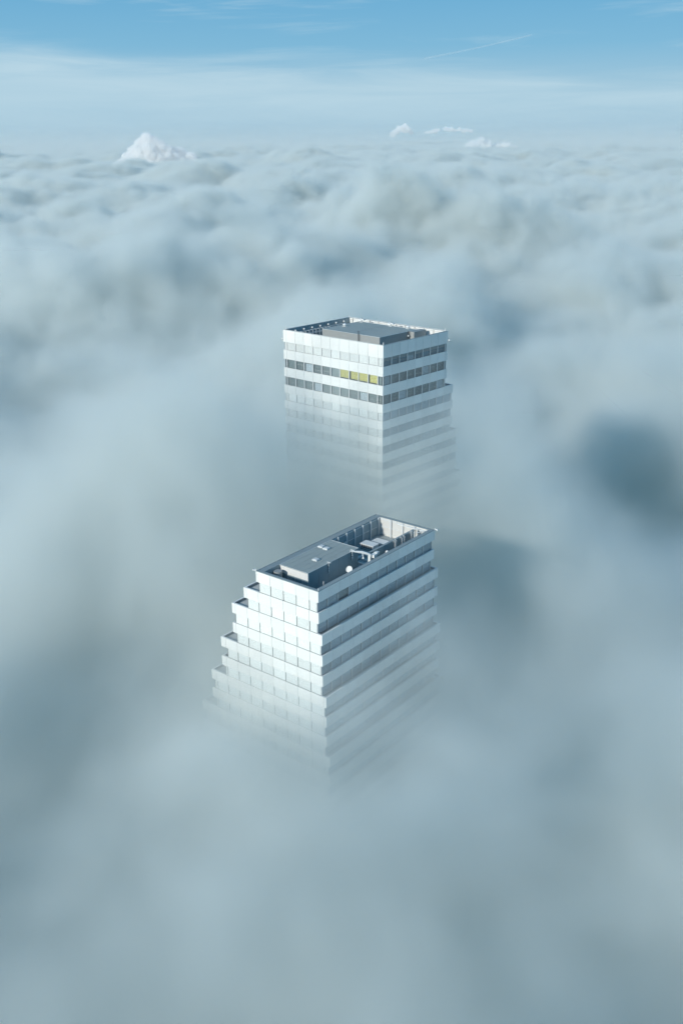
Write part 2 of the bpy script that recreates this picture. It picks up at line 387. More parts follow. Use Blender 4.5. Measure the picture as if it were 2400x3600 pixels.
def parapet_panels(b, parent):
    x0, x1, y0, y1, zt, hb = b['x0'], b['x1'], b['y0'], b['y1'], b['zt'], b['hb']; q = MB(); g = .028; t = .07
    xs = [x0] + cols(x0, x1, b['cx']) + [x1]; ys = [y0] + cols(y0, y1, b['cy']) + [y1]
    for a, c in zip(xs[:-1], xs[1:]):
        for (u, v) in ((y0, y0+t), (y1-t, y1)): q.box(a+(g if a > x0 else 0), c-(g if c < x1 else 0), u, v, zt-hb, zt-.03, 'clad')
    for a, c in zip(ys[:-1], ys[1:]):
        a2 = a+g if a > y0 else a+t+.001; c2 = c-g if c < y1 else c-t-.001
        for (u, v) in ((x1-t, x1), (x0, x0+t)): q.box(u, v, a2, c2, zt-hb, zt-.03, 'clad')
    ring(q, x0+t+.002, x1-t-.002, y0+t+.002, y1-t-.002, .2, .2, .2, .2, zt-hb+.02, zt-.035, 'joint')
    return q.build('parapet', parent)

# --- near roof
b = bn[0]; parapet_panels(b, near)
X0, X1, Y0, Y1 = -12.85, -.95, .75, 35.0      # inner edge of the coping
q = MB(); ring(q, b['x0']+.03, b['x1']-.03, .03, b['y1']-.03, X0-b['x0']-.03, -X1-.03, Y0-.03, b['y1']-Y1-.03, ZN-.029, ZN+.03, 'coping')
q.tube([(b['x0']+.08, .08, ZN+.05), (-.08, .08, ZN+.05), (-.08, b['y1']-.08, ZN+.05), (b['x0']+.08, b['y1']-.08, ZN+.05), (b['x0']+.08, .08, ZN+.05)], .04, 'coping', 6)
for k in range(1, 12): q.box(b['x1']-.9, b['x1']-.05, 2.92*k, 2.92*k+.03, ZN+.031, ZN+.045, 'joint'); q.box(b['x0']+.05, X0-.05, 2.92*k, 2.92*k+.03, ZN+.031, ZN+.045, 'joint')
q.build('coping', near)
DZ = ZN - 3.75
MB().box(X0-.1, X1+.1, Y0-.1, Y1+.1, DZ-.2, DZ, 'deck').build('roof_deck', near)
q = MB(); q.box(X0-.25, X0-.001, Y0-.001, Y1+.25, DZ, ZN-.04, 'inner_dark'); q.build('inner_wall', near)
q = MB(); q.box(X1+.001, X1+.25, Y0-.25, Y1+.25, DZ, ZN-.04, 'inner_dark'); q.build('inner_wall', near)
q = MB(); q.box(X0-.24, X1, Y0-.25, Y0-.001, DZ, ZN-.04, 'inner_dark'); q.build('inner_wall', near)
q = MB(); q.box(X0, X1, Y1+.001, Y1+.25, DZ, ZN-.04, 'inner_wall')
for z in (ZN-.35, ZN-1.85, ZN-3.3): q.box(X0, X1, Y1-.11, Y1, z-.07, z+.07, 'steel')
q.build('inner_wall', near)
for k in range(5):
    x = X0 + .15 + k*2.85; MB().box(x-.14, x+.14, Y1-.3, Y1-.112, DZ, ZN-.05, 'steel').build('wall_post', near)
for k in range(7):
    y = 18.9 + 2.6*k
    if y < Y1-.3: MB().box(X0, X0+.26, y-.13, y+.13, DZ, ZN-.06, 'steel').build('wall_post', near)
q = MB()
for z in (ZN-.3, ZN-1.95): q.box(X0+.001, X0+.10, 19.3, Y1-.3, z-.05, z+.05, 'steel')
q.build('wall_rail', near)
q = MB()
for k in range(1, 5): q.box(X0+2.4*k, X0+2.4*k+.1, Y0, Y0+.08, DZ, ZN-.05, 'steel')
q.build('wall_rail', near)
# plant room on the roof
P = MB().box(-12.84, -6.3, 4.8, 19.3, DZ, ZN-.09, 'pent_light'); ph = P.build('plant_room', near)
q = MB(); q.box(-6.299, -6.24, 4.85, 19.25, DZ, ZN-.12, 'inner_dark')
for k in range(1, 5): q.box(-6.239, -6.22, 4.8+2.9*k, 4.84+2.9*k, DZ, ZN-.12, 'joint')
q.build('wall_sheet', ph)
q = MB(); q.box(-12.83, -6.2, 4.7, 19.4, ZN-.088, ZN+.02, 'pent_roof')
for x in (-11.6, -10.2, -8.9, -7.6):
    q.box(x, x+.05, 4.8, 19.3, ZN+.021, ZN+.045, 'pent_roof')
ring(q, -12.83, -6.2, 4.7, 19.4, .08, .08, .08, .08, ZN+.021, ZN+.06, 'steel')
q.build('roof_sheet', ph)
q = MB(); q.box(-12.7, -6.35, 4.78, 4.797, ZN-3.7, ZN-1.45, 'inner_dark')
for k in range(1, 4): q.box(-12.7+1.7*k, -12.62+1.7*k, 4.76, 4.78, ZN-3.7, ZN-1.45, 'steel')
q.build('lower_front_sheet', ph)  # darker ribbed sheet over the lower part of the front wall
for (x, y) in ((-12.05, 15.6), (-10.7, 15.4), (-8.9, 10.2)):
    q = MB(); q.box(x-.55, x+.55, y-.5, y+.5, ZN+.022, ZN+.22, 'steel'); q.box(x-.46, x+.46, y-.41, y+.41, ZN+.221, ZN+.3, 'skylight'); q.build('skylight', ph)
q = MB(); q.tube([(-12.0, 3.3, DZ+.01), (-12.0, 3.3, ZN-.5)], .75, 'pent_wall', 20); q.build('exhaust_duct', near, smooth=False)
for (x, y, h0, h1) in ((-6.05, 10.3, -1.9, .35), (-6.05, 17.2, -1.7, .45)):
    q = MB(); q.tube([(x, y, ZN+h0), (x, y, ZN+h1)], .06, 'steel'); q.box(x-.35, x+.5, y-.05, y+.05, ZN+h1-.12, ZN+h1, 'steel'); q.ball((x, y, ZN+h0+.5), .17, 'white'); q.ball((x, y, ZN+h0+1.), .13, 'white'); q.box(x-.18, x-.02, y-.04, y+.04, ZN+h0+.2, ZN+h0+1.5, 'dark')
    q.build('antenna_bracket', near)
MB().tube([(-4.6, 7.0, DZ), (-4.6, 7.0, DZ+1.9)], .06, 'white').build('vent_pipe', near)
# screen wall beside the equipment trench
q = MB(); q.box(-3.75, -3.45, 18.9, 33.6, DZ, ZN-.25, 'inner_dark'); q.box(-3.85, -3.35, 18.8, 33.7, ZN-.249, ZN-.13, 'coping'); q.build('screen_wall', near)
q = MB()
for (y, hh) in ((26.4, 0), (26.9, .1), (28.7, .05), (29.6, .1), (31.9, .2), (32.4, .1), (34.0, .1)):
    q.tube([(-2.95, y, ZN-1.7), (-2.95, y, ZN-.2+hh), (-3.3, y, ZN+hh), (-3.3, y, ZN-.5)], .055, 'white', 6)
for z in (-1.3, -.8, -.4):
    for (y, w) in ((28.7, .9), (31.9, .5), (26.4, .5)): q.tube([(-2.95, y, ZN+z), (-2.95, y+w, ZN+z)], .04, 'white', 6)
q.build('safety_ladder', near)
for (x, y) in ((-2.6, 23.6),):
    q = MB(); q.box(x-.3, x+.35, y-.9, y+.5, ZN-1.9, ZN-1.35, 'white'); q.ball((x, y-.2, ZN-1.2), .33, 'white'); q.box(x-.1, x+.1, y+.5, y+1.6, ZN-1.75, ZN-1.6, 'steel'); q.build('winch_unit', near)
q = MB(); q.tube([(X0+5, Y1-.7, ZN-.25), (X1-.5, Y1-.7, ZN-.25)], .09, 'white', 6); q.tube([(X1-.5, Y1-.7, ZN-.25), (X1-1.4, Y1-2.2, ZN-.25)], .09, 'white', 6); q.build('cable_tray', near)
for (cx_, cy_, sx) in ((b['x0'], .1, -1), (-.05, b['y1'], 1)):
    q = MB(); q.box(min(cx_, cx_+sx*.5), max(cx_, cx_+sx*.5), cy_-.06, cy_+.06, ZN-.02, ZN+.22, 'steel'); q.tube([(cx_+sx*.55, cy_-.2, ZN+.1), (cx_+sx*.55, cy_+.25, ZN+.1)], .13, 'white'); q.box(cx_-.04, cx_+.04, cy_-.05, cy_+.05, ZN+.05, ZN+.4, 'white'); q.build('security_camera', near)
q = MB(); q.tube([(-.25, .35, ZN+.02), (-.25, .35, ZN+.5)], .05, 'white'); q.build('lightning_rod', near)
q = MB(); q.tube([(b['x0']+.3, b['y1']-.2, ZN+.02), (b['x0']+.3, b['y1']-.2, ZN+.35)], .06, 'white'); q.build('lightning_rod', near)

q = MB()
for y in (20.4, 22.2, 24.0): q.box(-12.2, -4.2, y, y+.22, DZ+.02, DZ+.3, 'steel')
for x in (-11.5, -8.4, -5.4): q.box(x, x+.3, 19.6, 25.2, DZ+.31, DZ+.5, 'steel')
q.build('cable_ladder', near)
q = MB()
for (x, y, r, h) in ((-6.2, 26.2, .28, 1.3), (-6.1, 29.2, .22, 1.6), (-5.2, 31.8, .3, 1.0), (-11.9, 22.6, .3, 1.5)): q.tube([(x, y, DZ), (x, y, DZ+h)], r, 'steel', 12).tube([(x, y, DZ+h), (x, y, DZ+h+.12)], r*1.5, 'white', 12)
q.build('vent_cowl', near)
MB().box(-2.7, -1.5, 2.0, 16.5, DZ+.05, DZ+.35, 'steel').box(-2.0, -1.7, 20, 34., DZ+.05, DZ+.25, 'steel').build('track_beam', near)
MB().box(-12.79, -12.6, 23.0, 24.2, DZ, DZ+2.2, 'inner_dark').box(-12.6, -12.57, 23.1, 24.1, DZ+.02, DZ+2.1, 'steel').build('service_door', near)
def at_near(x, y, z):
    c, s = math.cos(TH1), math.sin(TH1); return (-3.984 + c*x + s*y, 148.656 - s*x + c*y, z)
# things standing on the near roof
cr = root('davit_crane', 'small white jib crane with a folded arm on the roof edge of the nearer tower', 'crane', at_near(-2.6, 18.0, DZ), -TH1)
MB().box(-.45, .45, -.45, .45, 0, .5, 'steel').build('base', cr)
MB().box(-.22, .22, -.22, .22, .5, 3.5, 'white').tube([(0, 0, 3.5), (0, 0, 3.9)], .3, 'white', 12).build('column', cr)
MB().tube([(0, 0, 3.85), (-1.0, -.9, 4.35)], .20, 'white', 8, .26).tube([(-1.0, -.9, 4.35), (-2.6, -2.6, 4.75)], .26, 'white', 8, .10).build('jib', cr)
MB().tube([(-1.0, -.9, 4.2), (-.9, -.8, 3.3)], .12, 'steel', 8).ball((-.9, -.8, 3.2), .2, 'white').build('hook', cr)
MB().box(-.05, .75, .3, 1.3, 3.2, 3.8, 'white').box(0, .7, 1.3, 2., 3.4, 3.95, 'steel').build('winch', cr)
for (x, y, lab) in ((-9.8, 27.6, "taller pale ventilation unit in the nearer tower's roof well, closest to the plant room"), (-9.6, 31.0, "low ventilation unit in the nearer tower's roof well, by the far wall")):
    u = root('ventilation_unit', lab, 'vent unit', at_near(x, y, DZ), -TH1, 'ventilation units in the roof well')
    hh = 1.15 if y < 29 else .55
    MB().box(-1.5, 1.5, -.9, .9, .15, hh-.1, 'steel').build('casing', u)
    MB().box(-1.6, 1.6, -1., 1., hh-.1, hh, 'white').build('lid', u)
    q = MB()
    for k in range(6): q.box(-1.3+.45*k, -1.0+.45*k, -.93, -.902, .3, hh-.25, 'dark')
    q.build('grille', u); MB().box(-1.5, -1.3, -.9, .9, 0, .15, 'dark').box(1.3, 1.5, -.9, .9, 0, .15, 'dark').build('feet', u)
q = root('satellite_dish', 'small white dish leaning at the foot of the plant room wall on the nearer tower', 'dish', at_near(-4.9, 15.0, DZ), -TH1)
d = MB(); k = d._m('white'); n = 20
d.tube([(0, 0, 1.35), (.05, -.2, 1.4), (.08, -.34, 1.5)], .12, 'white', n, .62); d.build('dish', q)
MB().tube([(0, .05, 0), (0, .05, 1.4)], .05, 'steel').build('pole', q)

# ================================================================== far tower (taller)
far = root('office_tower', 'farther, taller white office tower with four yellow-blinded windows', 'tower', (9.684, 219.993, 0), -TH0)
ZF = CAMZ - 42.277
bf = []; zt = ZF
for i in range(16):
    if i == 1: zt = ZF - 4.9126
    elif i in (2, 3): zt -= 4.42
    elif i > 3: zt -= 4.0
    y1 = 24.7 if i < 3 else 27.57 if i < 6 else 30.4 if i < 9 else 33.3 if i < 12 else 36.2
    hb = 2.95 if i == 0 else 2.28 if i < 3 else 2.06
    bf.append(dict(x0=-32.1, x1=0., y0=0., y1=y1, zt=zt, hb=hb, cx=-1.62, cy=3.1))
rf = []
for i in range(15):
    def Lk(i):
        def f(k, n):
            if i == 0: return 'blind_mid'
            if i == 1: return 'yellow' if 7 <= k <= 10 else 'room'
            if i == 2: return 'room'
            return 'blind_pale'
        return f
    def Rk(i):
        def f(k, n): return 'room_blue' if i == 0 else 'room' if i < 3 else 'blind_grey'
        return f
    rf.append(dict(il=.35, ir=.02, ie=.35 if i < 2 else .5, L=Lk(i), R=Rk(i), sL=dict(mull='white', w=.10), sR=dict(mull='white', w=.11)))
make_tower(far, bf, rf, 4)
b = bf[0]; parapet_panels(b, far); bx0, by1 = b['x0'], b['y1']
q = MB(); ring(q, bx0+.03, -.03, .03, by1-.03, .42, .42, .42, .42, ZF-.029, ZF+.03, 'coping')
q.tube([(bx0+.1, .1, ZF+.06), (-.1, .1, ZF+.06), (-.1, by1-.1, ZF+.06), (bx0+.1, by1-.1, ZF+.06), (bx0+.1, .1, ZF+.06)], .04, 'mullion', 6)
q.build('coping', far)
DF = ZF - 3.6; e = .45
MB().box(bx0+e-.1, -e+.1, e-.1, by1-e+.1, DF-.2, DF, 'deck').build('roof_deck', far)
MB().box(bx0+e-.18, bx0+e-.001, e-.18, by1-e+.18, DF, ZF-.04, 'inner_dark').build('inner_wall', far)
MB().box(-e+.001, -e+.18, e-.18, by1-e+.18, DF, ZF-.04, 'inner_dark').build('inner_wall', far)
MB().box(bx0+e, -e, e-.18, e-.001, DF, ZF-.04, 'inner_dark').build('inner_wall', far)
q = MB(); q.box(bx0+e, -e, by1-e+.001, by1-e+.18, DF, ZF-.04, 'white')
for z in (ZF-.35, ZF-1.5, ZF-2.6): q.box(bx0+e, -e, by1-e-.09, by1-e, z-.05, z+.05, 'inner_wall')
q.build('inner_wall', far)
for k in range(11): MB().box(-1.2-2.94*k, -1.0-2.94*k, by1-e-.25, by1-e-.092, DF, ZF-.05, 'inner_wall').build('wall_post', far)
# floodlights along the inside of the left parapet
for k in range(7):
    y = 3.7 + 3.0*k
    MB().ball((bx0+e+.28, y, ZF-.62), .24, 'white', 10, 8).box(bx0+e, bx0+e+.2, y-.06, y+.06, ZF-.9, ZF-.5, 'steel').build('floodlight', far, smooth=False)
# guard frame of the facade access track
q = MB(); q.tube([(-30.6, 4.2, ZF-.95), (-30.6, 21.5, ZF-.95)], .07, 'white', 6); q.tube([(-29.6, 4.2, ZF-.95), (-30.6, 4.2, ZF-.95)], .07, 'white', 6); q.build('guard_rail', far)
for k in range(9):
    y = 4.6 + 1.25*k
    MB().tube([(-30.6, y, ZF-.95), (-29.9, y, ZF-.9), (-29.85, y, DF)], .06, 'white', 6).build('guard_post', far)
MB().box(-31.1, -30.9, 1.5, 23., ZF-2.0, ZF-1.7, 'steel').build('track_beam', far)
# plant room
pr = MB().box(-25.5, -7., 7.1, 21.4, DF, ZF-.10, 'pent_wall').build('plant_room', far)
q = MB(); q.box(-25.56, -6.94, 7.04, 21.46, ZF-.098, ZF+.0, 'pent_roof'); ring(q, -25.56, -6.94, 7.04, 21.46, .12, .12, .12, .12, ZF+.001, ZF+.06, 'steel')
for (x0_, y0_, x1_, y1_) in ((-24, 12.0, -8, 12.04), (-16.5, 7.3, -16.46, 21), (-20, 16, -9, 16.04)): q.box(x0_, x1_, y0_, y1_, ZF+.001, ZF+.012, 'joint')
q.build('roof_sheet', pr)
MB().box(-6.999, -5.4, 18.2, 22.9, DF, ZF-.02, 'pent_wall').build('stair_housing', pr)
q = MB()
for x in (-13.6, -13.2): q.tube([(x, 6.9, DF), (x, 6.9, ZF+.9)], .045, 'dark', 6)
for k in range(14): q.tube([(-13.6, 6.9, DF+.4+.3*k), (-13.2, 6.9, DF+.4+.3*k)], .03, 'dark', 6)
q.build('access_ladder', pr)
for (x, y) in ((bx0+.15, by1-.2), (bx0+.2, .9), (-.5, by1-.5), (-.15, .2)):
    MB().tube([(x, y, ZF+.03), (x, y, ZF+.55)], .08, 'white', 8).ball((x, y, ZF+.6), .11, 'white').build('lightning_rod', far)
for (x, y, z, sx) in ((bx0, .3, ZF-2.3, -1), (0, by1-.2, ZF-2.2, 1), (bx0, .3, ZF-27.6, -1)):
    MB().tube([(x, y, z), (x+sx*.45, y, z)], .05, 'steel').ball((x+sx*.55, y, z), .26, 'white').ball((x+sx*.6, y-.02, z-.1), .18, 'dark').build('security_camera', far)
def at_far(x, y, z):
    c, s = math.cos(TH0), math.sin(TH0); return (9.684 + c*x + s*y, 219.993 - s*x + c*y, z)
roof_things = [(-23.6, 13.3, 'white dome antenna on the near left corner of the far tower plant room', 0),
               (-24.6, 20.9, 'white antenna cluster at the back left corner of the far tower plant room', 1),
               (-14.9, 20.9, "boxy white antenna, middle of the back edge of the far tower's plant room", 2),
               (-9.4, 20.9, 'small white round antenna at the back right of the far tower plant room', 0)]
for (x, y, lab, kk) in roof_things:
    a = root('roof_antenna', lab, 'antenna', at_far(x, y, ZF+.0), -TH0)
    MB().tube([(0, 0, 0), (0, 0, .9 if kk else .5)], .07, 'steel').build('mast', a)
    MB().box(-.5, .5, -.35, .35, .0, .1, 'steel').build('base', a)
    if kk == 0: MB().ball((0, 0, .45), .5, 'white', 14, 8, .6).build('radome', a)
    else:
        MB().box(-.95, .1, -.3, .3, .3, .7, 'white').build('cabinet', a); MB().box(.15, .95, -.35, .35, .55, .85, 'white').tube([(.2, 0, .85), (.2, 0, 1.3)], .05, 'dark').build('panel_antenna', a)
m_ = root('lattice_mast', "thin dark mast with a white ball beside the farther tower's plant room", 'mast', at_far(-6.7, 17.6, DF), -TH0)
MB().tube([(0, 0, 0), (0, 0, 3.8)], .06, 'dark').build('pole', m_); MB().ball((0, 0, 2.6), .22, 'white').build('lamp', m_)
# ------------------------------------------------------------------ the fog
def vmath(N, op, a, b=None, scale=None):
    n = N.t.nodes.new('ShaderNodeVectorMath'); n.operation = op
    for i, v in enumerate((a, b)):
        if v is None: continue
        if isinstance(v, bpy.types.NodeSocket): N.link(v, n.inputs[i])
        else: n.inputs[i].default_value = v
    if scale is not None:
        if isinstance(scale, bpy.types.NodeSocket): N.link(scale, n.inputs['Scale'])
        else: n.inputs['Scale'].default_value = scale
    return n

# banks (+) and hollows (-) of the fog surface: x, y, radius x, radius y, height
BUMPS = FOGBUMPS

def fog_density(N, near):
    """scalar field: 0 in clear air, 1 deep in the fog"""
    pos = N.new('GeometryNodeInputPosition').outputs[0]
    sep = N.new('ShaderNodeSeparateXYZ', {0: pos})
    x, y, z = sep.outputs[0], sep.outputs[1], sep.outputs[2]
    flat = N.new('ShaderNodeCombineXYZ', {0: x, 1: y}).outputs[0]
    def noise(vec, scale, detail, rough, off):
        v = vmath(N, 'ADD', vec, off).outputs[0]
        n = N.new('ShaderNodeTexNoise', {'Scale': scale, 'Detail': detail, 'Roughness': rough})
        N.link(v, n.inputs['Vector'])
        return N.m('SUBTRACT', n.outputs[0], 0.5)
    # distance from the camera side decides how broad the swells are
    far = N.new('ShaderNodeMapRange', {'Value': y, 'From Min': 250, 'From Max': 1800, 'To Min': 0, 'To Max': 1}, interpolation_type='SMOOTHSTEP').outputs[0]
    ex = N.m('DIVIDE', N.m('SUBTRACT', x, -5.), 75.); ey = N.m('DIVIDE', N.m('SUBTRACT', y, 165.), 95.)
    calm = N.m('MULTIPLY_ADD', N.m('POWER', 2.718, N.m('MULTIPLY', N.m('ADD', N.m('MULTIPLY', ex, ex), N.m('MULTIPLY', ey, ey)), -1.)), -.75, 1.)
    h0 = N.m('MULTIPLY', noise(flat, 1/420, 2, .5, SEED1), N.m('MULTIPLY_ADD', far, 70., 90.0))
    h0 = N.m('ADD', h0, N.m('MULTIPLY', noise(flat, 1/130, 3, .5, (500, 20, 40)), N.m('MULTIPLY_ADD', far, 30., 50.0)))
    h = N.m('MULTIPLY_ADD', h0, calm, BASEH)
    h = N.m('ADD', h, N.m('MULTIPLY', noise(flat, 1/1900, 2, .5, (50, 820, 140)), N.m('MULTIPLY', far, 190.0)))
    far2 = N.new('ShaderNodeMapRange', {'Value': y, 'From Min': 3000, 'From Max': 12000, 'To Min': 0, 'To Max': 1}, interpolation_type='SMOOTHSTEP').outputs[0]
    h = N.m('ADD', h, N.m('MULTIPLY', far2, N.m('MULTIPLY_ADD', noise(flat, 1/5000, 3, .55, (50, 20, 40)), 230., 62.0)))
    for (bx, by, rx, ry, hh) in BUMPS:
        dx = N.m('DIVIDE', N.m('SUBTRACT', x, bx), rx); dy = N.m('DIVIDE', N.m('SUBTRACT', y, by), ry)
        d2 = N.m('ADD', N.m('MULTIPLY', dx, dx), N.m('MULTIPLY', dy, dy))
        h = N.m('ADD', h, N.m('MULTIPLY', N.m('POWER', 2.718, N.m('MULTIPLY', d2, -1.0)), hh))
    # curl the height field with 3D noise so it billows; abs() of a noise makes rounded puffs with creases between
    w1 = N.new('ShaderNodeTexNoise', {'Scale': 1/90, 'Detail': 2.}); N.link(pos, w1.inputs['Vector'])
    wv = vmath(N, 'SCALE', vmath(N, 'SUBTRACT', w1.outputs[1], (.5, .5, .5)).outputs[0], scale=46.).outputs[0]
    wp = vmath(N, 'ADD', pos, wv).outputs[0]
    wq = vmath(N, 'MULTIPLY', wp, (1, 1, 1.25)).outputs[0]
    puff = N.m('SUBTRACT', N.m('MULTIPLY', N.m('ABSOLUTE', noise(wq, 1/150, 1, .5, (3, 70, 5))), 4.4), .55)
    wide_puff = N.m('SUBTRACT', N.m('MULTIPLY', N.m('ABSOLUTE', noise(wq, 1/520, 2, .5, (31, 170, 65))), 4.4), .55)
    fmix = N.new('ShaderNodeMapRange', {'Value': y, 'From Min': 900, 'From Max': 3200, 'To Min': 0, 'To Max': .93}, interpolation_type='SMOOTHSTEP').outputs[0]
    puff = N.m('ADD', N.m('MULTIPLY', puff, N.m('SUBTRACT', 1., fmix)), N.m('MULTIPLY', wide_puff, N.m('MULTIPLY', fmix, 2.2)))
    puff2 = N.m('SUBTRACT', N.m('MULTIPLY', N.m('ABSOLUTE', noise(wq, 1/58, 2, .5, (33, 7, 55))), 4.4), .55)
    puff2 = N.m('MULTIPLY', puff2, N.m('SUBTRACT', 1., N.m('MULTIPLY', fmix, .7)))
    n2 = noise(wp, 1/26, 6, .66, (9, 90, 900))
    soft = N.new('ShaderNodeMapRange', {'Value': y, 'From Min': 220, 'From Max': 900, 'To Min': 18., 'To Max': 11.}).outputs[0]
    d = N.m('SUBTRACT', h, z)
    pf = N.m('ADD', N.m('MULTIPLY', puff, PUFF1), N.m('MULTIPLY', puff2, PUFF2))
    d = N.m('ADD', d, N.m('MULTIPLY', N.m('MULTIPLY', pf, N.m('MULTIPLY_ADD', far2, -.62, 1.)), N.m('MULTIPLY_ADD', calm, .6, .4)))
    d = N.m('ADD', d, N.m('MULTIPLY', n2, N.m('MULTIPLY_ADD', fmix, -30., WISP)))
    d = N.m('DIVIDE', d, N.m('MULTIPLY', soft, 2.), clamp=True)
    return N.m('MULTIPLY', N.m('MULTIPLY', d, d), 20.)

def fog_volume(name, lo, hi, res, haze, mat, label):
    me = bpy.data.meshes.new(name); ob = bpy.data.objects.new(name, me); COL.objects.link(ob)
    ob['kind'] = 'structure'; ob['label'] = label
    ng = bpy.data.node_groups.new(name, 'GeometryNodeTree')
    ng.interface.new_socket('Geometry', in_out='INPUT', socket_type='NodeSocketGeometry')
    ng.interface.new_socket('Geometry', in_out='OUTPUT', socket_type='NodeSocketGeometry')
    N = NT(ng)
    out = N.new('NodeGroupOutput')
    dens = N.m('ADD', fog_density(N, True), haze) if haze else fog_density(N, True)
    vc = N.new('GeometryNodeVolumeCube', {'Density': dens, 'Min': lo, 'Max': hi, 'Resolution X': res[0], 'Resolution Y': res[1], 'Resolution Z': res[2]})
    sm = N.new('GeometryNodeSetMaterial', {'Geometry': vc.outputs[0]}); sm.inputs['Material'].default_value = mat
    N.link(sm.outputs[0], out.inputs[0])
    md = ob.modifiers.new('fog_field', 'NODES'); md.node_group = ng
    me.materials.append(mat)
    return ob
def fog_material(name='fog_vapour', k=1., FOGCOL=FOGCOL):
    m = bpy.data.materials.new(name); m.use_nodes = True; t = m.node_tree; t.nodes.clear(); N = NT(t)
    out = N.new('ShaderNodeOutputMaterial')
    at = N.new('ShaderNodeAttribute', attribute_name='density')
    den = N.m('MULTIPLY', at.outputs['Fac'], k)
    sc = N.new('ShaderNodeVolumeScatter', {'Color': FOGCOL, 'Anisotropy': 0.0, 'Density': den})
    em = N.new('ShaderNodeEmission', {'Color': FOGEM, 'Strength': N.m('MULTIPLY', den, FOGEMS)})  # added tinted glow, stands in for multiply scattered ambient light
    ab = N.new('ShaderNodeVolumeAbsorption', {'Color': FOGCOL, 'Density': den}); a2 = N.new('ShaderNodeAddShader', {0: sc.outputs[0], 1: ab.outputs[0]})
    ad = N.new('ShaderNodeAddShader'); N.link(a2.outputs[0], ad.inputs[0]); N.link(em.outputs[0], ad.inputs[1])
    N.link(ad.outputs[0], out.inputs['Volume'])
    return m

def haze_volume(name, lo, hi, res, sigma, scale_h, mat, label):
    me = bpy.data.meshes.new(name); ob = bpy.data.objects.new(name, me); COL.objects.link(ob); ob['kind'] = 'structure'; ob['label'] = label
    ng = bpy.data.node_groups.new(name, 'GeometryNodeTree')
    ng.interface.new_socket('Geometry', in_out='INPUT', socket_type='NodeSocketGeometry'); ng.interface.new_socket('Geometry', in_out='OUTPUT', socket_type='NodeSocketGeometry')
    N = NT(ng); out = N.new('NodeGroupOutput'); sep = N.new('ShaderNodeSeparateXYZ', {0: N.new('GeometryNodeInputPosition').outputs[0]})
    d = N.m('POWER', 2.718, N.m('MULTIPLY', sep.outputs[2], -1./scale_h))
    vc = N.new('GeometryNodeVolumeCube', {'Density': d, 'Min': lo, 'Max': hi, 'Resolution X': res[0], 'Resolution Y': res[1], 'Resolution Z': res[2]})
    sm = N.new('GeometryNodeSetMaterial', {'Geometry': vc.outputs[0]}); sm.inputs['Material'].default_value = mat
    N.link(sm.outputs[0], out.inputs[0]); md = ob.modifiers.new('haze_field', 'NODES'); md.node_group = ng; me.materials.append(mat); return ob

fm = fog_material(k=SIG/20.)
fog_volume('fog', (-260,-60,50), (260,560,250), (260,310,100), 0, fm, 'sea of fog closing round the two towers')
fog_volume('fog', (-800,564,50), (800,2000,280), (380,340,54), 0, fm, 'billowing sea of fog behind the towers')
fog_volume('fog', (-2800,2013,60), (2800,8000,320), (360,380,40), .018, fm, 'distant sea of fog')
fog_volume('fog', (-15000,8060,60), (15000,40000,420), (300,320,34), .016, fm, 'sea of fog reaching to the horizon')
# ------------------------------------------------------------------ camera
cam = bpy.data.cameras.new('camera'); co = bpy.data.objects.new('camera', cam); COL.objects.link(co); scene.camera = co
cam.sensor_fit = 'VERTICAL'; cam.sensor_height = 24; cam.lens = 24*3430.76/3600; cam.clip_end = 400000; cam.clip_start = 1
co.matrix_world = Matrix.Translation((0, 0, CAMZ)) @ Matrix.Rotation(math.pi/2-.35833, 4, 'X') @ Matrix.Rotation(-.00625*ROLLSIGN, 4, 'Z')
# ------------------------------------------------------------------ sun and sky
PHI, EL = R(46), R(22)
s_ = Vector((-math.sin(PHI)*math.cos(EL), -math.cos(PHI)*math.cos(EL), math.sin(EL)))
sun = bpy.data.lights.new('sun', 'SUN'); so = bpy.data.objects.new('sun', sun); COL.objects.link(so)
sun.energy = SUNE; sun.angle = R(5); sun.color = (1, .985, .91)
so.rotation_euler = s_.to_track_quat('Z', 'Y').to_euler()
w = bpy.data.worlds.new('World'); scene.world = w; w.use_nodes = True; t = w.node_tree; N = NT(t)
bg = t.nodes['Background']
sky = N.new('ShaderNodeTexSky'); sky.sky_type = 'NISHITA'; sky.sun_disc = False
sky.sun_elevation = EL; sky.sun_rotation = math.atan2(s_.x, s_.y); sky.altitude = 500; sky.ozone_density = 3.
tc = N.new('ShaderNodeTexCoord'); sp = N.new('ShaderNodeSeparateXYZ', {0: tc.outputs['Generated']})
elev = N.m('MULTIPLY', N.m('ARCSINE', sp.outputs[2]), 180/math.pi)
azim = N.m('MULTIPLY', N.m('ARCTAN2', sp.outputs[0], sp.outputs[1]), 180/math.pi)
ramp = N.new('ShaderNodeValToRGB', {0: N.m('MULTIPLY', elev, 1/40., clamp=True)})
el_ = ramp.color_ramp.elements
stops = SKYSTOPS
el_[0].position = stops[0][0]/40; el_[0].color = stops[0][1]+(1,); el_[1].position = stops[1][0]/40; el_[1].color = stops[1][1]+(1,)
for p_, c_ in stops[2:]:
    e_ = el_.new(p_/40); e_.color = c_+(1,)
